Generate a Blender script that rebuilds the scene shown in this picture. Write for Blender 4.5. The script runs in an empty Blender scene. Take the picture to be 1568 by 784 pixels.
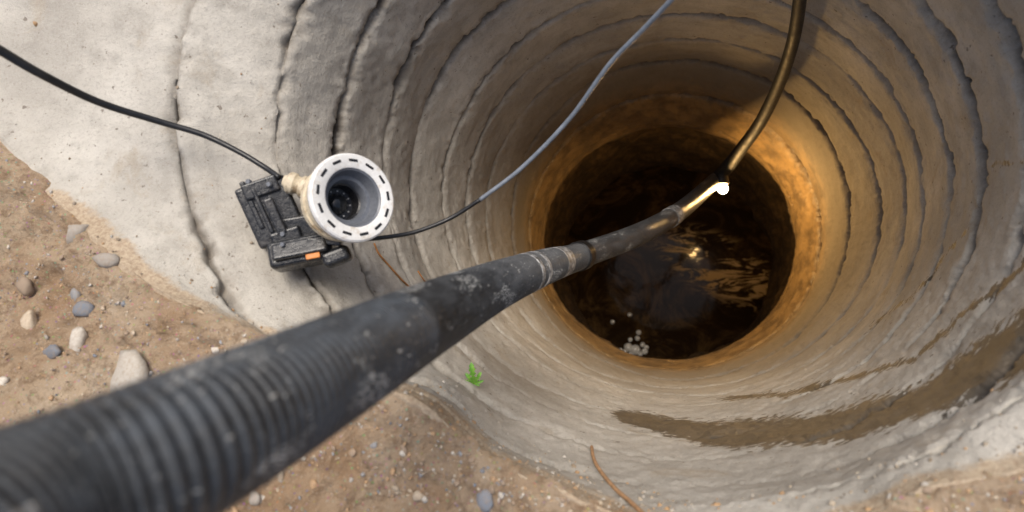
import bpy, math, random
import numpy as np
from mathutils import Vector, Matrix, Quaternion
random.seed(7); rng=np.random.default_rng(7)
sc=bpy.context.scene
sc.view_settings.view_transform='Standard'; sc.view_settings.look='None'; sc.view_settings.exposure=0
COL=sc.collection
# ---------------------------------------------------------------- camera
F=871.0; CX=784.0; CY=392.0; H=0.8
nd=Vector((0.277,-0.078,-1)).normalized()
Rq=nd.rotation_difference(Vector((0,0,-1)))
RM=Rq.to_matrix()
Rn=np.array(RM)
cam=bpy.data.cameras.new("camera"); camo=bpy.data.objects.new("camera",cam); COL.objects.link(camo)
camo.matrix_world=Matrix.Translation((0,0,H))@RM.to_4x4()
cam.lens=20.0; cam.sensor_width=36; cam.clip_start=0.01; cam.clip_end=500
cam.dof.use_dof=True; cam.dof.focus_distance=1.5; cam.dof.aperture_fstop=2.5
sc.camera=camo
def Q(x,y,dep):
    v=RM@Vector(((x-CX)/F,-(y-CY)/F,-1))
    return Vector((0,0,H))+v*dep
def Parr(x,y,d):   # image points unprojected to level d below the lens height
    v=np.stack([(x-CX)/F,-(y-CY)/F,-np.ones_like(x)],-1)@Rn.T
    t=d/(-v[...,2])
    out=v*t[...,None]; out[...,2]+=H
    return out
def proj(P):
    v=(P-np.array([0,0,H]))@Rn
    dep=-v[...,2]
    dep=np.where(dep>1e-3,dep,1e-3)
    return v[...,0]/dep*F+CX, -v[...,1]/dep*F+CY, -v[...,2]
# ---------------------------------------------------------------- numpy noise
def _h(ix,iy,iz,seed):
    n=(ix*374761393+iy*668265263+iz*2147483647+seed*1274126177)&0xffffffff
    n=((n^(n>>13))*1274126177)&0xffffffff
    n=((n^(n>>16))*2246822519)&0xffffffff
    return ((n^(n>>15))&0xffffff)/float(0xffffff)*2-1
def vnoise(p,seed=0):
    i=np.floor(p).astype(np.int64); f=p-i; f=f*f*f*(f*(f*6-15)+10)
    r=0
    for a in (0,1):
        for b in (0,1):
            for c in (0,1):
                w=(f[...,0] if a else 1-f[...,0])*(f[...,1] if b else 1-f[...,1])*(f[...,2] if c else 1-f[...,2])
                r=r+w*_h(i[...,0]+a,i[...,1]+b,i[...,2]+c,seed)
    return r
def fbm(p,o=4,seed=0):
    r=0;a=1.0;s=0
    for k in range(o):
        r=r+a*vnoise(p*(2.03**k)+k*17.3,seed+k); s+=a; a*=0.5
    return r/s
def sstep(a,b,x):
    t=np.clip((x-a)/(b-a),0,1); return t*t*(3-2*t)
# ---------------------------------------------------------------- mesh helpers
def mkmesh(name,verts,faces,mat=None,smooth=True,parent=None,attrs=None):
    me=bpy.data.meshes.new(name)
    me.from_pydata([tuple(v) for v in verts] if not isinstance(verts,np.ndarray) else verts.tolist(),[],faces if isinstance(faces,list) else faces.tolist())
    if smooth: me.polygons.foreach_set("use_smooth",[True]*len(me.polygons))
    if attrs:
        for k,(ty,arr) in attrs.items():
            a=me.attributes.new(k,ty,'POINT')
            if ty=='FLOAT': a.data.foreach_set("value",np.asarray(arr,dtype=np.float32).ravel())
            elif ty=='FLOAT_VECTOR': a.data.foreach_set("vector",np.asarray(arr,dtype=np.float32).ravel())
            else: a.data.foreach_set("color",np.asarray(arr,dtype=np.float32).ravel())
    me.update()
    o=bpy.data.objects.new(name,me); COL.objects.link(o)
    if mat: me.materials.append(mat)
    if parent: o.parent=parent
    return o
def gridfaces(nr,nc,flip=False):
    r=np.arange(nr-1)[:,None]; c=np.arange(nc)[None,:]
    a=r*nc+c; b=r*nc+(c+1)%nc; d=(r+1)*nc+c; e=(r+1)*nc+(c+1)%nc
    f=np.stack([a,b,e,d],-1).reshape(-1,4)
    return f[:,::-1] if flip else f
def crom(pts,n):
    pts=np.array(pts,dtype=float); m=len(pts)
    ext=np.vstack([2*pts[0]-pts[1],pts,2*pts[-1]-pts[-2]])
    out=[]
    for u in np.linspace(0,m-1-1e-9,n):
        i=int(u); t=u-i; p0,p1,p2,p3=ext[i:i+4]
        out.append(0.5*((2*p1)+(-p0+p2)*t+(2*p0-5*p1+4*p2-p3)*t*t+(-p0+3*p1-3*p2+p3)*t**3))
    return np.array(out)
def resample(pr,step):
    L=np.concatenate([[0],np.cumsum(np.linalg.norm(np.diff(pr[:,:3],axis=0),axis=1))])
    n=max(3,int(L[-1]/step)); s=np.linspace(0,L[-1],n)
    return np.stack([np.interp(s,L,pr[:,k]) for k in range(pr.shape[1])],1),s
def tube(name,pr,s,mat,segs=24,parent=None,radfun=None,cap=True):
    P=pr[:,:3]; R=pr[:,3].copy()
    if radfun is not None: R=radfun(s,R)
    T=np.gradient(P,axis=0); T/=np.linalg.norm(T,axis=1)[:,None]
    N=np.cross(T[0],[0,0,1.0]); N/=np.linalg.norm(N)
    vs=[];ang=np.linspace(0,2*math.pi,segs,endpoint=False); ss=[];aa=[]
    for i in range(len(P)):
        N=N-T[i]*np.dot(N,T[i]); N/=np.linalg.norm(N); B=np.cross(T[i],N)
        vs.append(P[i]+R[i]*(np.cos(ang)[:,None]*N+np.sin(ang)[:,None]*B))
        ss.append(np.stack([np.full(segs,s[i]),np.cos(ang)*.05,np.sin(ang)*.05],-1))
    V=np.concatenate(vs); f=gridfaces(len(P),segs).tolist()
    A=np.concatenate(ss)
    if cap:
        f.append(list(range(segs))[::-1]); b=(len(P)-1)*segs; f.append([b+i for i in range(segs)])
    return mkmesh(name,V,f,mat,True,parent,{"sv":('FLOAT_VECTOR',A)})
def lathe(name,prof,mat,parent,M=Matrix(),segs=64,smooth=True):
    vs=[];ang=[2*math.pi*i/segs for i in range(segs)]
    for r,w in prof:
        for a in ang: vs.append(M@Vector((r*math.cos(a),r*math.sin(a),w)))
    f=gridfaces(len(prof),segs).tolist()
    o=mkmesh(name,vs,f,mat,smooth,parent)
    if smooth:
        m=o.modifiers.new("e",'EDGE_SPLIT'); m.split_angle=math.radians(35)
    return o
def box(name,c,size,rot,mat,parent,bev=3,segs=3,pre=Matrix()):
    sx,sy,sz=[a/2 for a in size]
    E=Matrix.Translation(c)@(Matrix.Rotation(math.radians(rot[2]),4,'Z')@Matrix.Rotation(math.radians(rot[1]),4,'Y')@Matrix.Rotation(math.radians(rot[0]),4,'X'))
    v=[(x*sx,y*sy,z*sz) for x in(-1,1) for y in(-1,1) for z in(-1,1)]
    f=[(0,1,3,2),(4,6,7,5),(0,4,5,1),(2,3,7,6),(0,2,6,4),(1,5,7,3)]
    o=mkmesh(name,v,f,mat,False,parent); o.matrix_basis=pre@E
    m=o.modifiers.new("b",'BEVEL'); m.width=bev; m.segments=segs
    return o
def empty(name,M=None):
    o=bpy.data.objects.new(name,None); COL.objects.link(o); o.empty_display_size=.1
    if M is not None: o.matrix_world=M
    return o
# ---------------------------------------------------------------- materials
class NT:
    def __init__(s,name):
        s.m=bpy.data.materials.new(name); s.m.use_nodes=True; s.t=s.m.node_tree; s.b=s.t.nodes["Principled BSDF"]; s.out=s.t.nodes["Material Output"]
    def n(s,ty,**k):
        x=s.t.nodes.new(ty)
        for a,v in k.items(): setattr(x,a,v)
        return x
    def l(s,a,b): s.t.links.new(a,b)
    def put(s,inp,v):
        if isinstance(v,bpy.types.NodeSocket): s.l(v,inp)
        elif isinstance(v,tuple) and len(v)==3 and inp.type=='RGBA': inp.default_value=(*v,1)
        else: inp.default_value=v
    def attr(s,name,out='Fac'):
        a=s.n('ShaderNodeAttribute',attribute_name=name); return a.outputs[out]
    def obj(s): return s.n('ShaderNodeTexCoord').outputs['Object']
    def noise(s,vec,scale,det=6,rough=.6,dist=0):
        x=s.n('ShaderNodeTexNoise'); s.l(vec,x.inputs['Vector']); x.inputs['Scale'].default_value=scale; x.inputs['Detail'].default_value=min(det,5); x.inputs['Roughness'].default_value=rough; x.inputs['Distortion'].default_value=dist
        return x.outputs['Fac']
    def mapping(s,vec,scale):
        x=s.n('ShaderNodeMapping'); s.l(vec,x.inputs['Vector']); x.inputs['Scale'].default_value=scale; return x.outputs['Vector']
    def ramp(s,fac,a,b,va=0.,vb=1.):
        x=s.n('ShaderNodeMapRange',interpolation_type='SMOOTHSTEP'); s.l(fac,x.inputs['Value']); x.inputs['From Min'].default_value=a;x.inputs['From Max'].default_value=b;x.inputs['To Min'].default_value=va;x.inputs['To Max'].default_value=vb
        return x.outputs['Result']
    def mix(s,fac,a,b,blend='MIX'):
        x=s.n('ShaderNodeMix',data_type='RGBA',blend_type=blend); s.put(x.inputs[0],fac); s.put(x.inputs[6],a); s.put(x.inputs[7],b); return x.outputs[2]
    def math(s,op,a,b=0.):
        x=s.n('ShaderNodeMath',operation=op); s.put(x.inputs[0],a); s.put(x.inputs[1],b); return x.outputs[0]
    def bump(s,h,strength,dist,nrm=None):
        x=s.n('ShaderNodeBump'); s.l(h,x.inputs['Height']); x.inputs['Strength'].default_value=strength; x.inputs['Distance'].default_value=dist
        if nrm: s.l(nrm,x.inputs['Normal'])
        return x.outputs['Normal']
def simple(name,col,rough=.5,metal=0,var=.3,scale=40,bump=.15,bd=.001,dirt=None,coat=0):
    t=NT(name); v=t.obj(); nz=t.noise(v,scale,6,.65)
    c=t.mix(t.ramp(nz,.3,.75),tuple(x*(1-var) for x in col),tuple(min(1,x*(1+var)) for x in col))
    if dirt:
        c=t.mix(t.ramp(t.noise(v,scale*.35,8,.7),.5,.68),c,dirt)
    t.put(t.b.inputs['Base Color'],c); t.put(t.b.inputs['Roughness'],t.ramp(nz,.2,.8,max(.02,rough-.12),min(1,rough+.15)))
    t.b.inputs['Metallic'].default_value=metal; t.b.inputs['Coat Weight'].default_value=coat
    t.l(t.bump(nz,bump,bd),t.b.inputs['Normal'])
    return t.m
def concrete():
    t=NT("concrete"); v=t.obj(); rv=t.attr("rv",'Vector'); gr=t.attr("groove"); wet=t.attr("wet"); deep=t.attr("deep"); sand=t.attr("sand"); cv=t.attr("cavity"); fg=t.attr("flange_glow"); calm=t.attr("calm")
    big=t.noise(v,3.2,5,.62); med=t.noise(v,14,5,.7); fine=t.noise(v,160,4,.75); grit=t.noise(v,520,2,.7)
    streak=t.noise(rv,1.0,5,.6)
    c=t.mix(t.ramp(big,.32,.7),(.385,.355,.305),(.56,.525,.46))
    c=t.mix(t.ramp(med,.45,.75,0,.6),c,(.285,.26,.22))
    c=t.mix(t.math('MULTIPLY',t.ramp(streak,.46,.66,0,.32),t.math('SUBTRACT',1.,calm)),c,(.26,.24,.21))
    c=t.mix(t.ramp(fine,.5,.72,0,.45),c,(.22,.195,.16))
    c=t.mix(t.ramp(grit,.58,.7,0,.4),c,(.64,.61,.54))
    c=t.mix(t.ramp(t.noise(v,7,5,.7,.6),.56,.72,0,.45),c,(.34,.265,.175))
    c=t.mix(t.ramp(t.noise(v,70,3,.5),.68,.73,0,.8),c,(.16,.13,.10))
    c=t.mix(t.math('MULTIPLY',deep,.85),c,(.155,.13,.095))  # brown staining low in the shaft, with its shade painted into the colour
    c=t.mix(t.math('MULTIPLY',fg,.85),c,t.mix(t.ramp(med,.35,.65),(.32,.21,.09),(.13,.085,.04)))  # lip ochre: orange lamp glow painted into the wall colour
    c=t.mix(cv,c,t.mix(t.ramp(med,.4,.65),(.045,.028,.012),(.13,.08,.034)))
    gm=t.math('MULTIPLY',gr,t.ramp(t.noise(v,30,5,.7),.25,.55,.35,1))
    c=t.mix(gm,c,(.085,.066,.046))
    sm=t.math('MULTIPLY',t.ramp(t.math('ADD',sand,t.math('SUBTRACT',t.noise(v,26,5,.7),.5)),.5,.8),.8)
    c=t.mix(sm,c,t.mix(t.ramp(fine,.35,.65),(.30,.20,.115),(.5,.39,.26)))
    wn=t.math('ADD',wet,t.math('MULTIPLY',t.math('SUBTRACT',t.noise(t.mapping(rv,(1.8,1.8,1.5)),2.6,5,.7),.5),1.9))
    wm=t.math('MULTIPLY',t.ramp(wn,.44,.52),t.ramp(wet,.02,.15))
    c=t.mix(t.math('MULTIPLY',wm,.92),c,t.mix(t.ramp(med,.4,.65),(.05,.037,.023),(.10,.075,.047)))
    t.put(t.b.inputs['Base Color'],c)
    t.put(t.b.inputs['Roughness'],t.math('SUBTRACT',t.ramp(fg,0,1,.9,.34),t.math('MULTIPLY',wm,.34)))
    h=t.math('ADD',t.math('MULTIPLY',fine,.5),t.math('ADD',t.math('MULTIPLY',grit,.25),t.math('MULTIPLY',med,1.2)))
    nb=t.bump(h,.8,.005)
    hs=t.math('MULTIPLY',t.noise(t.mapping(rv,(1,1,3)),1,4,.6),t.math('SUBTRACT',1.,calm))
    t.l(t.bump(hs,.3,.004,nb),t.b.inputs['Normal'])
    return t.m
def soilmat():
    t=NT("soil"); v=t.obj()
    a=t.noise(v,5,5,.65); b=t.noise(v,38,5,.75); g=t.noise(v,300,4,.8)
    c=t.mix(t.ramp(a,.3,.7),(.41,.26,.145),(.62,.48,.33))
    c=t.mix(t.ramp(b,.46,.66,0,.75),c,(.25,.155,.085))
    c=t.mix(t.ramp(g,.54,.68,0,.65),c,(.68,.58,.46))
    vo=t.n('ShaderNodeTexVoronoi'); t.l(v,vo.inputs['Vector']); vo.inputs['Scale'].default_value=120
    c=t.mix(t.ramp(vo.outputs['Distance'],.12,.32,.4,0),c,t.mix(.4,vo.outputs['Color'],(.6,.45,.3),'MULTIPLY'))
    t.put(t.b.inputs['Base Color'],c); t.b.inputs['Roughness'].default_value=.95
    h=t.math('ADD',b,t.math('MULTIPLY',g,.5)); t.l(t.bump(h,1.,.014),t.b.inputs['Normal'])
    return t.m
def stonemat():
    t=NT("pebble_stone"); c=t.attr("scol",'Color'); v=t.obj(); n=t.noise(v,150,5,.7)
    t.put(t.b.inputs['Base Color'],t.mix(t.ramp(n,.35,.7,0,.5),c,(.28,.20,.13))); t.b.inputs['Roughness'].default_value=.75
    t.l(t.bump(n,.5,.003),t.b.inputs['Normal']); return t.m
def hosemat(name,base,woven):
    t=NT(name); sv=t.attr("sv",'Vector')
    dust=t.noise(t.mapping(sv,(14,30,30)),1.,5,.7); scr=t.noise(t.mapping(sv,(90,330,330)),1.,5,.8); patch=t.noise(t.mapping(sv,(11,22,22)),1,4,.5)
    c=t.mix(t.ramp(dust,.35,.7),tuple(x*.5 for x in base),tuple(x*1.6 for x in base))
    c=t.mix(t.ramp(scr,.5,.75,0,.35),c,(.18,.185,.19))
    chalk=t.math('MULTIPLY',t.ramp(scr,.49,.58),t.ramp(patch,.57,.64))
    c=t.mix(t.math('MULTIPLY',chalk,.8),c,(.46,.46,.44))
    spk=t.noise(t.mapping(sv,(160,300,300)),1.,1,.5)
    c=t.mix(t.ramp(spk,.72,.75,0,.7),c,(.5,.49,.46))
    h=scr
    if woven:
        w=t.n('ShaderNodeTexWave',wave_type='BANDS',bands_direction='X'); t.l(t.mapping(sv,(1,1,1)),w.inputs['Vector']); w.inputs['Scale'].default_value=75; w.inputs['Distortion'].default_value=.6
        h=t.math('ADD',scr,t.math('MULTIPLY',w.outputs['Fac'],1.3))
        c=t.mix(t.math('MULTIPLY',w.outputs['Fac'],.3),c,(.13,.13,.13))
    t.put(t.b.inputs['Base Color'],c); t.put(t.b.inputs['Roughness'],t.ramp(dust,.3,.7,.33,.55))
    t.l(t.bump(h,.6,.0015),t.b.inputs['Normal']); return t.m
M_conc=concrete(); M_soil=soilmat(); M_stone=stonemat()
M_hose=hosemat("ribbed_rubber",(.028,.034,.042),False); M_hose2=hosemat("woven_rubber",(.030,.032,.035),True)
M_blk=simple("black_cable_sheath",(.012,.012,.013),.38,var=.4,scale=60)
M_blk2=simple("lamp_cable_sheath",(.012,.012,.013),.6,var=.4,scale=60)
M_gry=simple("grey_cable_sheath",(.16,.18,.21),.4,var=.2,scale=60)
M_blkp=simple("black_plastic",(.014,.015,.017),.28,var=.4,scale=.12,bump=.15,bd=.5,dirt=(.035,.032,.03),coat=.3)
M_wht=simple("white_plastic",(.78,.77,.74),.35,var=.06,scale=.2,bump=.08,bd=.4,dirt=(.62,.57,.5))
M_crm=simple("cream_plastic",(.62,.53,.38),.4,var=.15,scale=.15,bump=.2,bd=.5,dirt=(.3,.22,.13))
M_grp=simple("grey_plastic",(.13,.14,.16),.35,var=.12,scale=.2,bump=.05,bd=.3)
M_drk=simple("dark_bore",(.02,.02,.022),.3,var=.2,scale=.2,bump=.1,bd=.3)
M_org=simple("orange_label",(.6,.2,.03),.5,var=.2,scale=.3)
M_rust=simple("rust",(.34,.15,.045),.8,var=.4,scale=90,bump=.5)
M_root=simple("root_bark",(.42,.24,.12),.8,var=.3,scale=120,bump=.5)
# ---------------------------------------------------------------- shaft wall
NA=1200; OX,OY=1040.,340.
th=np.linspace(0,2*math.pi,NA,endpoint=False)
def ellr(L,R,T,B):
    cx=(L+R)/2;cy=(T+B)/2;rx=(R-L)/2;ry=(B-T)/2
    dx=np.cos(th);dy=-np.sin(th);ox=OX-cx;oy=OY-cy
    a=(dx/rx)**2+(dy/ry)**2;b=2*(ox*dx/rx**2+oy*dy/ry**2);c=(ox/rx)**2+(oy/ry)**2-1
    return (-b+np.sqrt(b*b-4*a*c))/(2*a)
rimp=[(0,205),(60,285),(130,345),(220,435),(320,480),(400,515),(500,555),(600,600),(655,620),(700,665),(760,710),(850,745),(950,790),(1100,825),(1250,815),(1350,785),(1400,750),(1480,735),(1568,720),(1750,620),(1900,400),(1950,200),(1800,-200),(1400,-480),(1000,-560),(500,-480),(150,-250),(-80,-20),(-60,140)]
ra=np.array([math.atan2(-(y-OY),x-OX)%(2*math.pi) for x,y in rimp]); rr=np.array([math.hypot(x-OX,y-OY) for x,y in rimp])
o=np.argsort(ra); rim=np.interp(th,ra[o],rr[o],period=2*math.pi)
k=np.exp(-np.linspace(-2,2,41)**2);k/=k.sum()
rim=np.convolve(np.concatenate([rim[-20:],rim,rim[:20]]),k,'valid')
keys=[(829,1221,188,552,2.90),(811,1256,146,566,2.66),(785,1300,92,580,2.30),(745,1345,62,593,2.05),(715,1385,22,607,1.86),(683,1415,-20,623,1.68),(630,1455,-80,643,1.49),(590,1502,-150,667,1.32),(522,1580,-240,700,1.14),(425,1690,-340,740,0.98),(265,1790,-430,772,0.875)]
cl=[9,9,9,9,9,9,.84,.86,.89,.93,.965]
circ=np.stack([np.cos(th),np.sin(th),np.zeros(NA)],-1)
KP=[];SH=[]
for i,(L,R,T,B,d) in enumerate(keys):
    r=np.minimum(ellr(L,R,T,B),rim*cl[i])
    r=np.convolve(np.concatenate([r[-20:],r,r[:20]]),k,'valid')
    wob=fbm(circ*2.3+i*9.1,3,i)
    SH.append((.0035+.0006*i)*1.6*fbm(circ*24.0+i*5.1,5,i+40)*(1 if i else 0))
    dd=d*(1+.018*wob*(1 if i else 0))
    KP.append(Parr(OX+r*np.cos(th),OY-r*np.sin(th),dd))
SH+= [np.zeros(NA)]*2
rimj=rim*(1+.006*fbm(circ*30,4,77))
KP.append(Parr(OX+rimj*np.cos(th),OY-rimj*np.sin(th),np.full(NA,.80)))
KP.append(Parr(OX+rimj*1.12*np.cos(th),OY-rimj*1.12*np.sin(th),np.full(NA,.825)))
KP=np.array(KP)
cen=KP[0].mean(0)
cav=[]
for s,d in [(1.25,5.1),(1.25,4.5),(1.22,3.8),(1.17,3.4),(1.12,3.1),(1.08,2.99),(1.0,2.965)]:
    p=KP[0].copy(); p[:,:2]=cen[:2]+(p[:,:2]-cen[:2])*s; p[:,2]=H-d; cav.append(p)
rows=[];tt=[];kk=[]
cav=np.array(cav)
for i in range(len(cav)-1):
    for u in np.linspace(0,1,10,endpoint=False): rows.append(cav[i]*(1-u)+cav[i+1]*u); tt.append(.5);kk.append(-2)
for u in np.linspace(0,1,5,endpoint=False): rows.append(cav[-1]*(1-u)+KP[0]*u); tt.append(.5);kk.append(-1)
NS=26
for i in range(len(KP)-1):
    for u in np.linspace(0,1,NS,endpoint=False):
        t=.75*u*u*(3-2*u)+.25*u; rows.append(KP[i]*(1-t)+KP[i+1]*t); tt.append(t); kk.append(i)
rows.append(KP[-1]); tt.append(1.0); kk.append(len(KP)-2)
G=np.array(rows); NR=len(G); tt=np.array(tt); kk=np.array(kk)
def gnormal(G):
    du=np.roll(G,-1,1)-np.roll(G,1,1); dv=np.gradient(G,axis=0)
    n=np.cross(du,dv); n/=np.maximum(np.linalg.norm(n,axis=-1,keepdims=True),1e-9); return n
N=gnormal(G)
rad=G-cen; rad[...,2]=0; 
sgn=np.sign((N*rad).sum(-1).mean()); N*=sgn
blen=np.zeros((len(KP)-1,NA))
for i in range(len(KP)-1): blen[i]=np.linalg.norm(KP[i+1]-KP[i],axis=1)
disp=np.zeros((NR,NA)); groove=np.zeros((NR,NA))
gs=[.4,1.0,1.0,.55,.55,.65,.9,1.15,1.3,1.2,.75,0,0]
nearside=np.clip(-np.sin(th-.15),0,1)**.7
for i in range(len(KP)-1):
    m=kk==i; t=tt[m][:,None]
    s0=t*blen[i][None]-SH[i][None]; s1=(1-t)*blen[i][None]+SH[i+1][None]
    fl=1-.9*nearside*(1 if i>=4 else .45)
    for key,s in ((i,s0),(i+1,s1)):
        mod=np.clip(.7+1.2*fbm(circ*4+key*3.3,5,key+200),.08,1.7)[None]*gs[key]*fl[None]
        w=.0070*(1+.9*fbm(circ*18+key,4,key+300))[None]*(.6+.5*gs[key])
        g=np.exp(-(s/w)**2)
        disp[m]+=g*.020*mod; groove[m]=np.maximum(groove[m],np.clip(np.exp(-(s/(w*1.2))**2)*mod*1.1,0,1))
        cn=fbm(G[m]*34.,4,key+400)
        hal=np.exp(-(s/.024)**2)*sstep(-.08,.28,cn)*np.clip(mod,0,1)
        groove[m]=np.maximum(groove[m],hal*.65)
        disp[m]+=hal*.010
    disp[m]-=(.004 if i<8 else .007)*(t-.5)*(1 if i<10 else 0)*sstep(0,.03,s1)*sstep(-.01,.01,s0)*fl[None]
disp+=.009*fbm(G*4.5,3,11)+.0030*fbm(G*45,4,12)
nc=int((kk==-2).sum())
disp[:nc]+=(.06*fbm(G[:nc]*5,5,15))
G2=G+N*disp[...,None]
px,py,_=proj(G)
def band(up,lo):
    xs=[a for a,_ in up]; yu=np.interp(px,xs,[b for _,b in up]); yl=np.interp(px,[a for a,_ in lo],[b for _,b in lo])
    mid=(yu+yl)/2; hw=np.maximum((yl-yu)/2,1)
    w=np.clip(1-np.abs(py-mid)/hw,-.3,1); w=w*sstep(xs[0]-1,xs[0]+40,px)*(py>380)
    return w
wet=np.maximum(band([(920,618),(1080,634),(1250,618),(1400,572),(1568,440),(1700,340)],[(920,644),(1120,700),(1300,686),(1568,600),(1700,530)])*1.2,
    band([(1080,604),(1200,594),(1400,535),(1568,385)],[(1080,622),(1200,618),(1400,560),(1568,420)])*.7)
wet=np.clip(wet,0,1); wet[kk<2]=0
wet=np.maximum(wet,.48*sstep(11,0,np.abs(py-np.interp(px,[1330,1400,1480,1520],[500,450,350,250])))*(px>1330)*(py>240)*(py<510))
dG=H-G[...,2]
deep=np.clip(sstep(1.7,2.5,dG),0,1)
flange_glow=((kk==0)|(kk==-1)).astype(float)[:,None]*np.ones((1,NA))
flange_glow=np.maximum(flange_glow,sstep(2.45,2.66,dG)*(kk==1)[:,None]*.7)
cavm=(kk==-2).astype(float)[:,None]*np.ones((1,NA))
rimd=np.hypot(px-OX,py-OY)/rim[None]
sand=sstep(.88,1.0,rimd)*(kk>=7)[:,None]*sstep(200,330,py)
calm=nearside[None]*.85*sstep(3,6,kk)[:,None]
rv=np.stack([circ[None,:,0]*4+0*dG,circ[None,:,1]*4+0*dG,dG*26],-1)
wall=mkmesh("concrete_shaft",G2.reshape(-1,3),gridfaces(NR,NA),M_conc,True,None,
  {"groove":('FLOAT',groove),"wet":('FLOAT',wet),"deep":('FLOAT',deep),"rv":('FLOAT_VECTOR',rv),"flange_glow":('FLOAT',flange_glow),"cavity":('FLOAT',cavm),"sand":('FLOAT',sand),"calm":('FLOAT',calm)})
# ---------------------------------------------------------------- ground
NB=1000; thb=np.linspace(0,2*math.pi,NB,endpoint=False); cb=np.stack([np.cos(thb),np.sin(thb),0*thb],-1)
rimb=np.interp(thb,th,rim,period=2*math.pi)
rj=rimb*(1+.03*fbm(cb*12,4,5)+.02*fbm(cb*60,4,6))*.997
E0=Parr(OX+rj*np.cos(thb),OY-rj*np.sin(thb),np.full(NB,.80))
dirv=E0-cen; dirv[:,2]=0; dirv/=np.linalg.norm(dirv,axis=1)[:,None]
offs=np.concatenate([np.linspace(0,.04,10)[:-1],np.linspace(.04,1.1,170),np.geomspace(1.14,120,45)])
S=E0[None]+dirv[None]*offs[:,None,None]
w=np.clip((-dirv[:,0]*.75-dirv[:,1]*.65),0,1)[None]
oo=offs[:,None]
near=sstep(0,.05,oo)
S[...,2]=.002-.012*(oo<.001)+.008*near+.24*sstep(0.02,.8,oo)*w+near*(.03*fbm(S*np.array([7,7,0])+3,4,21)+.018*fbm(S*np.array([30,30,0]),4,22)+.007*fbm(S*np.array([110,110,0]),3,23))
S[...,2]+=np.clip(oo-3,0,100)*.002*fbm(S*np.array([.2,.2,0]),3,24)
ground=mkmesh("ground",S.reshape(-1,3),gridfaces(len(offs),NB),M_soil,True)
# ---------------------------------------------------------------- surface lookup
allv=np.concatenate([G2[55:].reshape(-1,3),S[:160].reshape(-1,3)]); ax,ay,ad=proj(allv)
def surf(x,y,up=0.0):
    r=(ax-x)**2+(ay-y)**2; r[ad<=0]=1e9
    idx=np.where(r<64)[0]
    if len(idx)==0: idx=np.array([np.argmin(r)])
    dmin=ad[idx].min(); idx=idx[ad[idx]<dmin+.05]; dep=ad[idx[np.argmin(r[idx])]]
    return np.array(Q(x,y,float(dep)-up))
# ---------------------------------------------------------------- pebbles
import bmesh
def ico(n):
    bm=bmesh.new(); bmesh.ops.create_icosphere(bm,subdivisions=n,radius=1); a=np.array([v.co[:] for v in bm.verts]); b=np.array([[v.index for v in f.verts] for f in bm.faces]); bm.free(); return a,b
iv,fi=ico(2); iv3,fi3=ico(4)
PV=[];PF=[];PC=[];cnt=0
pal=[(.40,.36,.31),(.20,.225,.26),(.50,.41,.30),(.60,.55,.47),(.44,.28,.15),(.32,.24,.17),(.30,.31,.32)]
def pebble(p,r,col=None):
    global cnt
    sc3=np.array([random.uniform(.8,1.4),random.uniform(.65,1.1),random.uniform(.4,.75)])
    q=iv.copy()
    for _ in range(5):
        nn=np.array([random.gauss(0,1) for _ in range(3)]); nn/=np.linalg.norm(nn); d_=q@nn; lim=random.uniform(.55,.85)
        q=q-np.clip(d_-lim,0,None)[:,None]*nn*.9
    v=q*(1+.25*vnoise(iv*1.4+random.random()*90,3))[:,None]*sc3*r
    ang=random.random()*6.28; c,s=math.cos(ang),math.sin(ang)
    v=v@np.array([[c,-s,0],[s,c,0],[0,0,1]]).T+np.array(p)
    PV.append(v);PF.append(fi+cnt);cnt+=len(iv)
    col=col or random.choices(pal,[3,1.,5,1.4,5,5,1.5])[0]; f=random.uniform(.75,1.1)
    PC.append(np.tile([col[0]*f,col[1]*f,col[2]*f,1],(len(iv),1)))
named=[(120,355,27,0),(163,398,20,0),(195,585,46,3),(118,522,24,3),(78,540,18,1),(128,475,22,1),(118,452,16,6),(740,766,16,1),(850,770,26,0),(480,745,14,4),(400,765,9,3),(616,694,6,3),(700,740,7,5),(820,750,12,5),(915,772,10,2),(45,495,18,2),(38,440,16,5),(200,440,9,3),(330,535,8,3),(1420,750,7,5),(1490,745,10,2),(560,655,9,5),(640,760,9,2),(270,510,13,2),(240,470,11,5)]
for x,y,r,c in named:
    p=surf(x,y); dep=-((p-np.array([0,0,H]))@Rn)[2]; pebble(p-np.array([0,0,r*dep/F*.05]),r*dep/F*.95,pal[c])
Sn=S[3:150].reshape(-1,3)
sx,sy,sd=proj(Sn); vis=np.where((sd>0)&(sx>-300)&(sx<1700)&(sy>0)&(sy<900))[0]
for i in rng.choice(vis,2600):
    r=.0016*math.exp(abs(random.gauss(0,.55)))
    r=min(r,.008); pebble(Sn[i]+np.array([random.uniform(-.004,.004),random.uniform(-.004,.004),0]),r)
oth=S[3:158].reshape(-1,3)
for i in rng.choice(len(oth),600):
    r=min(.003*math.exp(abs(random.gauss(0,.6))),.014); pebble(oth[i]+np.array([0,0,0]),r)
mkmesh("gravel",np.concatenate(PV),np.concatenate(PF),M_stone,True,None,{"scol":('FLOAT_COLOR',np.concatenate(PC))})
PV=[];PF=[];PC=[];cnt=0
shm=(kk[:,None]>=8)&(rimd>.88)&(kk[:,None]<11)&(py>180)
shv=G2[shm]; shw=G2[(kk>=9)&(kk<11)].reshape(-1,3)
for src,nn_ in ((shv,700),(shw,200)):
    for i in rng.choice(len(src),nn_):
        r=.0012*math.exp(abs(random.gauss(0,.6))); pebble(src[i]+np.array([0,0,r*.3]),r,random.choice([(.4,.34,.26),(.25,.2,.14),(.42,.26,.13),(.5,.47,.42)]))
mkmesh("concrete_crumbs",np.concatenate(PV),np.concatenate(PF),M_stone,True,None,{"scol":('FLOAT_COLOR',np.concatenate(PC))})
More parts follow.
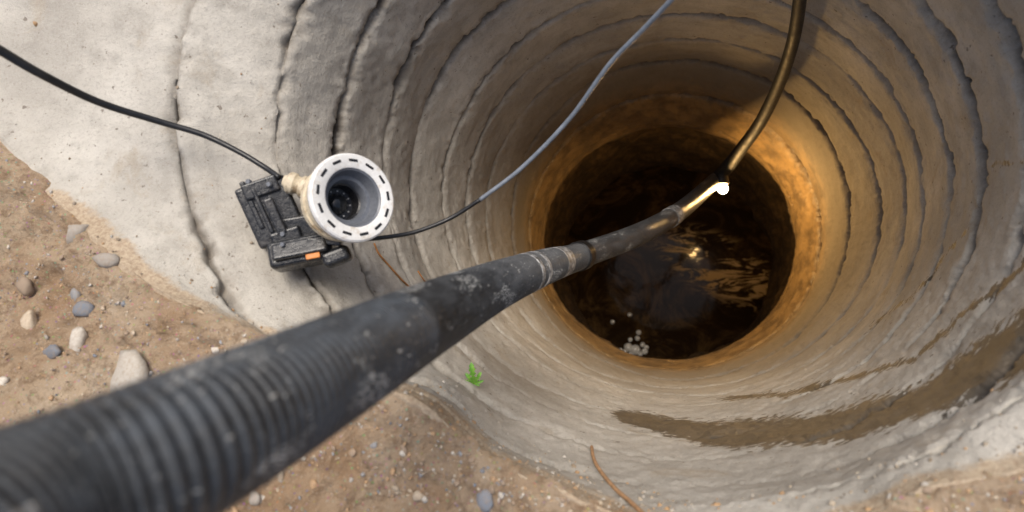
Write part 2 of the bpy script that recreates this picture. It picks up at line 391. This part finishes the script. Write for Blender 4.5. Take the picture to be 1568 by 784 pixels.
# ---------------------------------------------------------------- water
DW=4.5
t=NT("pit_water"); v=t.obj(); n1=t.noise(v,7,4,.6,1.0); n2=t.noise(v,2.5,3,.5)
sm=t.attr("scum"); sn=t.noise(t.mapping(v,(2.2,7,1)),1.6,5,.7,1.5)
c=t.mix(t.ramp(t.noise(v,3.0,5,.75,1.5),.42,.68),(.016,.009,.004),(.075,.045,.018))
scm=t.math('MULTIPLY',t.ramp(sn,.49,.57),t.ramp(sm,.05,.7))
c=t.mix(scm,c,(.50,.34,.15))
t.put(t.b.inputs['Base Color'],c)
t.put(t.b.inputs['Roughness'],t.math('ADD',t.math('MULTIPLY',scm,.4),.06)); t.b.inputs['IOR'].default_value=1.2
t.l(t.bump(t.math('ADD',t.math('MULTIPLY',n1,1.),t.math('MULTIPLY',n2,1.5)),.10,.010),t.b.inputs['Normal'])
nw=128; rings=60
wv=[(cen[0],cen[1],H-DW)]; wf=[]
for j in range(1,rings+1):
    for i in range(nw):
        a_=2*math.pi*i/nw; wv.append((cen[0]+.95*j/rings*math.cos(a_),cen[1]+.95*j/rings*math.sin(a_),H-DW))
for i in range(nw): wf.append([0,1+i,1+(i+1)%nw])
for j in range(rings-1):
    for i in range(nw):
        b=1+j*nw; wf.append([b+i,b+nw+i,b+nw+(i+1)%nw,b+(i+1)%nw])
wva=np.array(wv); sc0=Parr(np.array([1105.]),np.array([410.]),np.array([DW]))[0]
dd_=(wva-sc0)[:,:2]; rr_=np.hypot((dd_[:,0]*.85+dd_[:,1]*-.5)/.6,(dd_[:,0]*.5+dd_[:,1]*.85)/.26)
mkmesh("water",wva,wf,t.m,True,None,{"scum":('FLOAT',np.clip(1.1-rr_,0,1))})
M_bub=simple("foam_bubble",(.6,.61,.6),.1,var=.2,scale=200,bump=.1,coat=1)
bv=[];bf=[];bc=0
def bub(x,y,rp):
    global bc
    p=np.array(Parr(np.array([float(x)]),np.array([float(y)]),np.array([DW-.02]))[0]); r=rp*DW/F
    bv.append(iv*np.array([1,1,.7])*r+p); bf.append(fi+bc); bc+=len(iv)
for x,y,r in [(962,532,7),(973,536,8),(984,528,4),(987,538,5),(976,518,4),(968,541,5),(990,532,3.5),(957,538,4),(978,509,4),(964,482,3.5),(938,493,3.5),(950,536,3.5),(980,542,4),(965,520,3.5)]: bub(x,y,r)
mkmesh("foam_bubbles",np.concatenate(bv),np.concatenate(bf),M_bub,True)
# ---------------------------------------------------------------- hose
HN=[(-330,1010,250,.20),(-150,905,195,.235),(70,780,142,.295),(315,667,113,.37),(530,555,78,.52),(650,491,57,.71),(760,437,37.5,1.02),(835,408,27,1.25),(888,392,20.5,1.5),(980,358,17.5,1.8),(1040,324,14.5,2.12),(1082,288,12,2.45),(1098,272,11,2.58)]
npts=[]
for x,y,hw,dep in HN:
    p=Q(x,y,dep); npts.append((*p,hw*dep/F))
cur=crom(npts,600)
cx_,cy_,_=proj(cur[:,:3])
i1=int(np.argmax(cx_>612)); i2=int(np.argmax(cx_>890))
hose=empty("drain_hose")
pr,s=resample(cur[:i1+1],.0007)
Ltot=s[-1]
def ribs(s,R):
    ph=(s/.0088)%1.0
    prof=np.clip(np.sin(ph*2*math.pi)*1.1+.45,-.65,1)
    return R*(1-.02)+ .0016*prof*sstep(0,.01,Ltot-s)
tube("ribbed_section",pr,s,M_hose,96,hose,ribs)
pr,s=resample(cur[i1:i2+1],.0008)
tube("woven_section",pr,s+1.3,M_hose2,72,hose,lambda s,R:R+.0004*np.sin(s/.0042*6.283))
pr2,s2=resample(cur[i2:],.004)
tube("thin_section",pr2,s2+3.,M_hose2,48,hose,lambda s,R:R*.97)
def ringon(name,xa,xb,grow,mat):
    ia=int(np.argmax(cx_>xa)); ib=max(ia+3,int(np.argmax(cx_>xb)))
    q,s=resample(cur[ia:ib+1],.0015); q[:,3]+=grow
    tube(name,q,s+5,mat,64,hose)
M_tape=simple("scuffed_marking_band",(.22,.22,.22),.6,var=.9,scale=120,bump=.2,dirt=(.6,.6,.58))
ringon("marking_band_1",801,804,.0008,M_tape); ringon("marking_band_2",814,818,.0009,M_tape); ringon("marking_band_3",846,858,.0007,M_tape)
ringon("clamp",884,891,.004,M_blk); ringon("joint_band",1024,1032,.0012,M_tape)
# ---------------------------------------------------------------- cables
def cable(name,nodes,r,mat,step=.006,seg=16):
    pts=[(*Q(x,y,d),r if not isinstance(r,list) else r[i]) for i,(x,y,d) in enumerate(nodes)]
    pr,s=resample(crom(pts,300),step); return tube(name,pr,s,mat,seg)
cable("lamp_cable",[(1094,276,2.58),(1112,258,2.5),(1135,228,2.35),(1165,186,2.12),(1193,128,1.85),(1213,68,1.6),(1224,5,1.4),(1230,-70,1.22),(1235,-200,1.0),(1240,-420,.8),(1250,-800,.72)],[.032,.029,.025,.0225,.020,.0175,.016,.015,.015,.015,.015],M_blk2,seg=24)
cable("grey_cable",[(1090,-70,.8),(1060,-35,.83),(1026,2,.87),(985,45,.92),(932,100,.98),(872,182,1.05),(800,256,1.1),(735,306,1.12)],.0043,M_gry)
cable("sensor_cable",[(735,306,1.12),(690,334,1.13),(640,354,1.12),(600,362,1.1),(560,366,1.07),(535,364,1.05),(515,356,1.06)],.0042,M_blk)
cable("black_cable",[(-200,-20,.72),(-60,45,.82),(0,77,.86),(60,112,.9),(150,156,.97),(240,185,1.03),(310,206,1.06),(365,232,1.07),(405,256,1.07),(428,272,1.06)],[.0075,.0075,.0075,.007,.0065,.006,.0056,.0052,.0052,.0052],M_blk)
# ---------------------------------------------------------------- lamp
LP=Q(1105,281,2.52)
lamp=empty("inspection_lamp")
M_l=bpy.data.materials.new("lit_bulb"); M_l.use_nodes=True; nt=M_l.node_tree; nt.nodes.clear()
e=nt.nodes.new('ShaderNodeEmission'); e.inputs[0].default_value=(1,.60,.22,1); e.inputs[1].default_value=1000; oo_=nt.nodes.new('ShaderNodeOutputMaterial'); nt.links.new(e.outputs[0],oo_.inputs[0])
mkmesh("bulb",iv3*.0205+np.array(LP)+np.array([0.006,-.022,-.014]),fi3,M_l,True,lamp)
Ml=Matrix.Translation(LP)@Matrix.Rotation(math.radians(90),4,'X')
lathe("reflector_collar",[(.012,-.04),(.026,-.037),(.031,-.013),(.03,.003),(.026,.005),(.022,-.01)],M_blk,lamp,Ml,32)
# ---------------------------------------------------------------- pipe inspection camera
D0=1.0; s0=D0/F
Mdev=Matrix.Translation(Q(543,302,D0))@RM.to_4x4()@Matrix.Scale(s0,4)
dev=empty("pipe_inspection_camera",Mdev)
axd=Vector((.88,.14,1)).normalized()
Ma=Vector((0,0,1)).rotation_difference(axd).to_matrix().to_4x4()@Matrix.Scale(1.05,4)
lathe("front_ring",[(44,-6),(44,-1),(45.5,0),(63,0),(65.5,-2),(66,-5),(66,-9),(63,-11),(55,-11)],M_wht,dev,Ma,96)
lathe("gasket",[(55,-10),(62,-10.5),(63.5,-13),(63.5,-16),(61,-18),(54,-18)],M_blk,dev,Ma,96)
lathe("bore",[(45,-1.5),(43,-2.5),(41,-4),(37,-20),(36,-22),(31,-22.5),(30,-24),(28,-40)],M_grp,dev,Ma,96)
lathe("inner_bore",[(28.3,-38),(26,-40),(25,-60),(0.01,-62)],M_drk,dev,Ma,64)
lathe("lens",[(17,-60),(16,-55),(12,-51),(6,-49),(.01,-48)],simple("lens_glass",(.02,.022,.025),.05,var=.5,scale=.6,bump=.6,bd=2,coat=1),dev,Ma,48)
lathe("housing",[(54,-17),(60,-19),(60,-30),(56,-32),(56,-44),(59,-45),(59,-54),(55,-56),(50,-72),(44,-80),(30,-82),(.01,-82)],M_crm,dev,Ma,96)
lathe("rear_cap",[(40,-79),(42,-82),(40,-96),(32,-99),(.01,-99)],M_blkp,dev,Ma,64)
for i in range(13):
    a_=2*math.pi*(i+.3)/13
    ob=box("slot_%d"%(i+1),(0,0,0),(14,4.2,1.6),(0,0,0),M_drk,dev,1.5,2)
    ob.matrix_basis=Ma@Matrix.Translation((55*math.cos(a_),55*math.sin(a_),.0))@Matrix.Rotation(a_+math.pi/2,4,'Z')
for i in range(12):
    a_=2*math.pi*i/12; ob=mkmesh("led_%d"%(i+1),(iv*1.3),fi.tolist(),M_wht,True,dev); ob.matrix_basis=Ma@Matrix.Translation((20.5*math.cos(a_),20.5*math.sin(a_),-58.5))
st=Vector((-122,30,-44)); en=Vector((-62,10,-52)); ax_=(en-st)
Ms=Matrix.Translation(st)@Vector((0,0,1)).rotation_difference(ax_.normalized()).to_matrix().to_4x4(); Ln=ax_.length
lathe("cable_gland",[(.01,-4),(9,-4),(11,0),(15,2),(18,6),(18,14),(15,17),(14,22),(17,24),(19,27),(19,42),(15,45),(15,Ln)],M_crm,dev,Ms,32)
BS=Matrix.Translation((-164,0,0))@Matrix.Scale(1.10,4)@Matrix.Translation((148,0,0))
for nm,c_,sz,rt,bv_,sg in [("block_body",(-143,-16,-72),(72,94,52),(8,18,24),5,3),("block_top_plate",(-149,18,-45),(50,24,18),(8,18,24),3,3),("block_rib_1",(-161,-8,-44),(8,74,16),(8,18,24),2.5,3),("block_rib_2",(-145,-16,-42),(6,70,12),(8,18,24),2,3),("block_rib_3",(-127,-24,-43),(14,56,18),(8,18,24),3,3),("block_ear",(-175,2,-66),(18,30,28),(8,18,24),4,3),("block_flange",(-115,-52,-58),(44,22,34),(8,10,20),4,3),("block_arm",(-95,-40,-68),(60,40,28),(8,10,10),4,3)]:
    box(nm,c_,sz,rt,M_blkp,dev,bv_,sg,BS)
box("foot_body",(-102,-84,-62),(100,46,48),(-10,8,12),M_blkp,dev,9,4)
box("foot_cover",(-97,-77,-34),(86,28,10),(-22,8,12),M_blkp,dev,4.5,3)
box("foot_toe",(-44,-91,-56),(46,28,34),(0,8,22),M_blkp,dev,9,4)
box("foot_latch",(-62,-67,-50),(54,10,26),(0,8,-4),M_blkp,dev,3,3)
box("label",(-75,-90,-32.0),(22,9,4),(-14,8,12),M_org,dev,1.2,2)
for i,(x,y,z) in enumerate([(-163,26,-35),(-133,22,-35),(-115,-50,-40),(-121,-72,-27)]):
    lathe("bolt_%d"%(i+1),[(.01,3),(3,3),(4,1.5),(4,-3)],M_grp,dev,(BS if i<3 else Matrix())@Matrix.Translation((x,y,z)),16)
# ---------------------------------------------------------------- weed
M_leaf=NT("leaf"); 
M_leaf.put(M_leaf.b.inputs['Base Color'],M_leaf.mix(M_leaf.ramp(M_leaf.noise(M_leaf.obj(),120,4,.6),.3,.7),(.10,.30,.03),(.22,.46,.06))); M_leaf.b.inputs['Roughness'].default_value=.5
bp=surf(726,588); toc=(np.array([0,0,H])-bp); toc/=np.linalg.norm(toc)
right=np.array(RM@Vector((1,0,0))); upv=np.array(RM@Vector((0,1,0)))
dep=-((bp-np.array([0,0,H]))@Rn)[2]; pxm=dep/F
lvv=[];lff=[];lc=0
for a_,ln,ti in [(98,34,.5),(128,22,.7),(60,22,.8),(160,18,.5),(20,16,.5),(195,10,.3),(-15,10,.4)]:
    a_=math.radians(a_); d=right*math.cos(a_)+upv*math.sin(a_); sd_=np.cross(d,toc)
    prof=[.04,.05,.08,.24,.08,.28,.12,.28,.16,.2,.08,0]
    m=len(prof)
    for j,wd in enumerate(prof):
        f=j/(m-1); c=bp+toc*.006+ (d*(ln*f)+toc*(ln*ti*math.sin(f*2.2)*.6))*pxm
        for k_ in (-1,0,1): lvv.append(c+sd_*k_*wd*ln*.6*pxm+toc*(.35*abs(k_)*wd*ln*pxm))
    for j in range(m-1):
        b=lc+j*3; lff+= [[b,b+1,b+4,b+3],[b+1,b+2,b+5,b+4]]
    lc+=3*m
mkmesh("weed_plant",lvv,lff,M_leaf.m,True)
# ---------------------------------------------------------------- root and rusty wires
def onsurf(name,nodes,r,mat,lift=.006):
    pts=[(*surf(x,y,lift),r) for x,y in nodes]; pr,s=resample(crom(pts,120),.004)
    return tube(name,pr,s,mat,10)
onsurf("dead_root",[(906,684),(909,702),(920,722),(942,748),(965,768),(990,792)],.0032,M_root,.012)
onsurf("rusty_wire",[(573,372),(580,388),(597,408),(615,428),(632,444)],.0022,M_rust,.008)
onsurf("rusty_wire.001",[(640,415),(650,430),(664,444)],.002,M_rust,.008)
# ---------------------------------------------------------------- light
w=bpy.data.worlds.new("World"); sc.world=w; w.use_nodes=True; nt=w.node_tree
sky=nt.nodes.new('ShaderNodeTexSky'); sky.sky_type='NISHITA'; sky.sun_disc=False
SD=Vector((.12,.45,1)).normalized()   # towards the sun
sky.sun_elevation=math.asin(SD.z); sky.sun_rotation=math.atan2(SD.x,SD.y); sky.air_density=1; sky.dust_density=5
nt.links.new(sky.outputs[0],nt.nodes['Background'].inputs[0]); nt.nodes['Background'].inputs[1].default_value=.15
sl=bpy.data.lights.new("sun",'SUN'); sl.energy=2.7; sl.angle=math.radians(30); sl.color=(1,.95,.87)
so=bpy.data.objects.new("sun",sl); COL.objects.link(so); so.rotation_euler=(-SD).to_track_quat('-Z','Y').to_euler()
